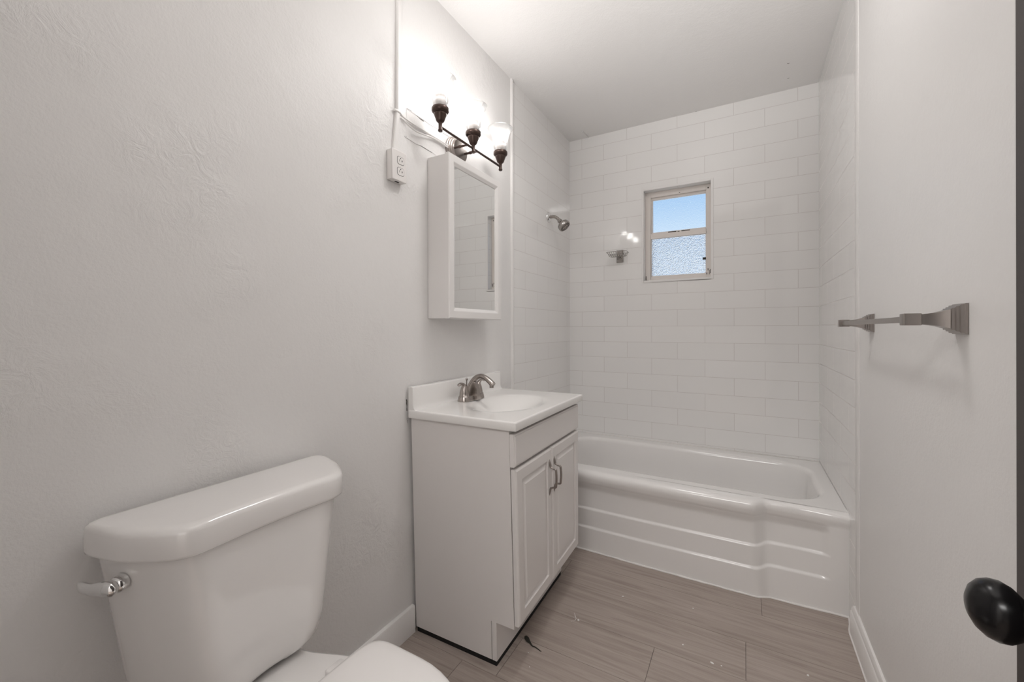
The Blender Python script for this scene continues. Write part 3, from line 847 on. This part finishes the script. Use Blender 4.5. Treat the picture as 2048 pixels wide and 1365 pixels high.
rw = empty('wire_raceway', (0, 1.08, 1.90))
tag(rw, 'white painted wire raceway running up the wall to the ceiling', 'raceway')
def rib(name, ya, za, yb, zb, w0, dp):
    bm = bmesh.new(); rings = []
    for y, z in ((ya, za), (yb, zb)):
        rings.append([(x, y - 1.08 + q, z - 1.90) for x, q in ((0.0005, -w0), (dp - .003, -w0), (dp, -w0 + .003), (dp, w0 - .003), (dp - .003, w0), (0.0005, w0))])
    loft(bm, rings); return link(name, bm, 'trim', rw, smooth=30)
rib('upper_channel', 1.0835, 1.905, 1.0875, H - .001, .0095, .0125)
rib('lower_channel', 1.0635, 1.7535, 1.0795, 1.897, .0095, .0125)
bm = bmesh.new(); tube(bm, [(.007, -.018, .001), (.009, -.008, .001), (.009, .006, .0), (.008, .020, -.004)], [(.004, .005), (.0065, .006), (.0065, .006), (.0035, .004)], 12, 4); link('elbow', bm, 'trim', rw, smooth=70)
cb1 = bmesh.new(); tube(cb1, [(.008, 1.098, 1.896), (.006, 1.14, 1.893), (.005, 1.22, 1.893), (.006, 1.30, 1.893), (.010, 1.366, 1.889)], .0034, 10, 6)
tag(link('electrical_cable', cb1, 'trim', smooth=70), 'white painted cable running straight from raceway to lamp', 'cable')
cb2 = bmesh.new(); tube(cb2, [(.006, 1.106, 1.8865), (.010, 1.135, 1.874), (.012, 1.17, 1.868), (.012, 1.21, 1.873), (.009, 1.26, 1.883), (.008, 1.31, 1.886), (.010, 1.368, 1.881)], .0030, 10, 6)
tag(link('electrical_cable', cb2, 'trim', smooth=70), 'white painted cable sagging in a loop beneath the straight one', 'cable')

# ================================================================== SHOWER HEAD, SOAP DISH, TOWEL BAR
sh = empty('shower_head', (0, 2.393, 1.836))
tag(sh, 'chrome shower head on a bent arm on the tiled wall', 'shower head')
bm = bmesh.new(); lathe(bm, [(.031, .0005), (.030, .004), (.024, .009), (.014, .012), (.011, .013), (0, .013)], (0, 0, 0), (1, 0, 0), 32); link('flange', bm, 'chrome', sh, smooth=40)
bm = bmesh.new(); tube(bm, [(.008, 0, 0), (.030, 0, 0), (.046, 0, -.004), (.060, 0, -.014), (.076, 0, -.032)], .0098, 16, 5); link('arm', bm, 'nickel', sh, smooth=70)
hd = Vector((.66, -.02, -.75)).normalized(); ho = Vector((.074, 0, -.030))
bm = bmesh.new()
lathe(bm, [(.010, -.004), (.0145, .0), (.0150, .008), (.0125, .011), (.0125, .014), (.019, .020), (.029, .027), (.0365, .034), (.0375, .038), (.0362, .039), (.0362, .042), (.0388, .043), (.0395, .054), (.0375, .059), (.034, .0605), (0, .0605)], ho, hd, 40)
hh = link('head', bm, 'chrome_dull', sh, smooth=35)
a_, b_ = frame_of(hd)
bm = bmesh.new(); lathe(bm, [(.0335, .0600), (.0335, .0612), (.018, .0618), (0, .0618)], ho, hd, 32); link('spray_face', bm, 'nickel', hh, smooth=30)
bm = bmesh.new()
for rr_, cnt in ((.029, 22), (.021, 14)):
    for i in range(cnt):
        t = 2 * PI * i / cnt
        c_ = ho + hd * .0608 + (a_ * math.cos(t) + b_ * math.sin(t)) * rr_
        lathe(bm, [(.0026, 0), (.0020, .0028), (0, .003)], c_, hd, 8)
for i in range(6):
    t = 2 * PI * i / 6
    c_ = ho + hd * .0612 + (a_ * math.cos(t) + b_ * math.sin(t)) * .010
    lathe(bm, [(.0022, 0), (.0018, .0025), (0, .0027)], c_, hd, 8)
link('nozzles', bm, 'nozzle', hh, smooth=30)

sd = empty('soap_dish', (.3575, D, 1.612))
tag(sd, 'chrome wire soap dish with square bracket on the tiled wall beside the window', 'soap dish')
bm = bmesh.new()
def sq_seq(seq, fn):
    loft(bm, [[fn(-h_, -v_, y), fn(h_, -v_, y), fn(h_, v_, y), fn(-h_, v_, y)] if False else [fn(-h_, -v_, y), fn(-h_, v_, y), fn(h_, v_, y), fn(h_, -v_, y)] for h_, v_, y in seq])
sq_seq([(.023, .042, .0008), (.023, .042, .004), (.020, .039, .007), (.018, .037, .012), (.0165, .0355, .016)], lambda u, v, y: (u, -y, v))
link('bracket', bm, 'chrome_dull', sd, smooth=25)
bm = bmesh.new()
def loopz(w_, y0_, y1_, z_, r_):
    pts = [(x, -y, z_) for x, y in rrect(-w_, w_, y0_, y1_, .02, 5)]; pts.append(pts[0]); tube(bm, pts, r_, 8)
loopz(.066, .018, .108, .016, .0019); loopz(.052, .026, .098, -.006, .0016)
for i in range(9):
    x = -.048 + .012 * i
    tube(bm, [(x * 1.18, -.018, .016), (x, -.027, -.005), (x, -.060, -.008), (x, -.097, -.005), (x * 1.18, -.108, .016)], .0013, 8)
for s in (-1, 1): tube(bm, [(s * .066, -.063, .016), (s * .052, -.063, -.006)], .0013, 8)
tube(bm, [(0, -.012, -.006), (0, -.03, -.007)], .004, 8)
link('wire_basket', bm, 'chrome_dull', sd, smooth=60)

tb = empty('towel_bar', (W, 1.40, 1.1425))
tag(tb, 'nickel towel bar with square flared posts on the painted wall', 'towel bar')
for yc in (1.0815, 1.7005):
    bm = bmesh.new()
    fn = lambda u, v, t: (-t, yc - 1.40 + u, v)
    sq_seq([(.0285, .0285, .0006), (.0285, .0285, .004), (.0265, .0265, .0055), (.0262, .0262, .0095), (.0235, .0235, .011), (.0232, .0232, .0145), (.0205, .0205, .016), (.0203, .0203, .0195),
            (.0178, .0178, .0205), (.0158, .0158, .026), (.0136, .0136, .033), (.0118, .0118, .041), (.0105, .0105, .050), (.0098, .0098, .058)], fn)
    post = link('post', bm, 'satin', tb, smooth=22)
    bm = bmesh.new(); sq_seq([(.0098, .0098, .0575), (.0112, .0112, .0582), (.0115, .0115, .060), (.0115, .0115, .083), (.0108, .0108, .0845), (.009, .009, .085)], fn)
    link('bar_socket', bm, 'satin', post, smooth=22, bevel=.0006)
bm = bx(-.0775, -.0655, 1.0815 - 1.40 + .0108, 1.7005 - 1.40 - .0108, -.006, .006); link('bar', bm, 'satin', tb, smooth=30, bevel=.001)

# ================================================================== LITTER ON THE FLOOR
def flake(x, y, sx, sy, label, name='paint_chip', mat='paint_flake', th=.0016):
    bm = bmesh.new(); n = 9; o_ = []
    a0 = random.uniform(0, 6)
    for i in range(n):
        t = 2 * PI * i / n; q = random.uniform(.7, 1.1)
        u, v = sx * q * math.cos(t), sy * q * math.sin(t)
        o_.append((u * math.cos(a0) - v * math.sin(a0), u * math.sin(a0) + v * math.cos(a0)))
    loft(bm, [[(u, v, .0002) for u, v in o_], [(u * .9, v * .9, th) for u, v in o_]])
    tag(link(name, bm, mat, smooth=30, loc=(x, y, 0)), label, 'paint chip', 'paint chips on the plank floor')
flake(.5221, 1.5095, .0045, .004, 'round white paint chip beside the curled thread on the floor', th=.003)
flake(.6353, 1.7363, .0055, .003, 'pale oblong paint chip between vanity toe kick and bathtub')
flake(.8997, 1.799, .0035, .003, 'small paint chip on the plank nearest the bathtub apron')
flake(.8894, 1.5739, .0040, .0035, 'round white paint chip in the middle of the bare floor')
flake(.9847, 1.5367, .0065, .004, 'largest white paint chip, teardrop shaped, on a plank seam')
flake(1.0131, 1.5385, .0028, .0024, 'tiny white paint chip next to the teardrop-shaped chip')
flake(1.2592, 1.6332, .0045, .0035, 'white paint chip beside the baseboard under the towel bar')
flake(.425, 1.275, .0012, .0035, 'thin sliver of paint by the dark brush scrap', th=.001)
flake(.4565, 1.222, .0012, .0035, 'thin sliver of paint farther out from the vanity corner than the scrap', th=.001)
bm = bmesh.new(); tube(bm, [(.4935, 1.540, .0012), (.500, 1.530, .002), (.5045, 1.5215, .0015), (.511, 1.513, .003), (.511, 1.500, .002), (.503, 1.493, .0013), (.499, 1.488, .0012)], [.0007, .0012, .0018, .0009, .0007, .0007, .0006], 6, 6)
tag(link('thread', bm, 'paint_flake', smooth=60), 'curled white thread of caulk lying on the plank floor', 'thread')
bm = bmesh.new(); tube(bm, [(.384, 1.335, .003), (.392, 1.327, .004), (.402, 1.318, .004), (.412, 1.314, .0028), (.425, 1.306, .0022), (.437, 1.306, .002), (.463, 1.299, .0016)], [(.005, .002), (.0085, .003), (.0075, .003), (.004, .0022), (.0022, .0018), (.0022, .0016), (.001, .001)], 10, 4)
tag(link('scrap', bm, 'debris', smooth=60), 'dark tapered scrap on the floor in front of the vanity', 'scrap')
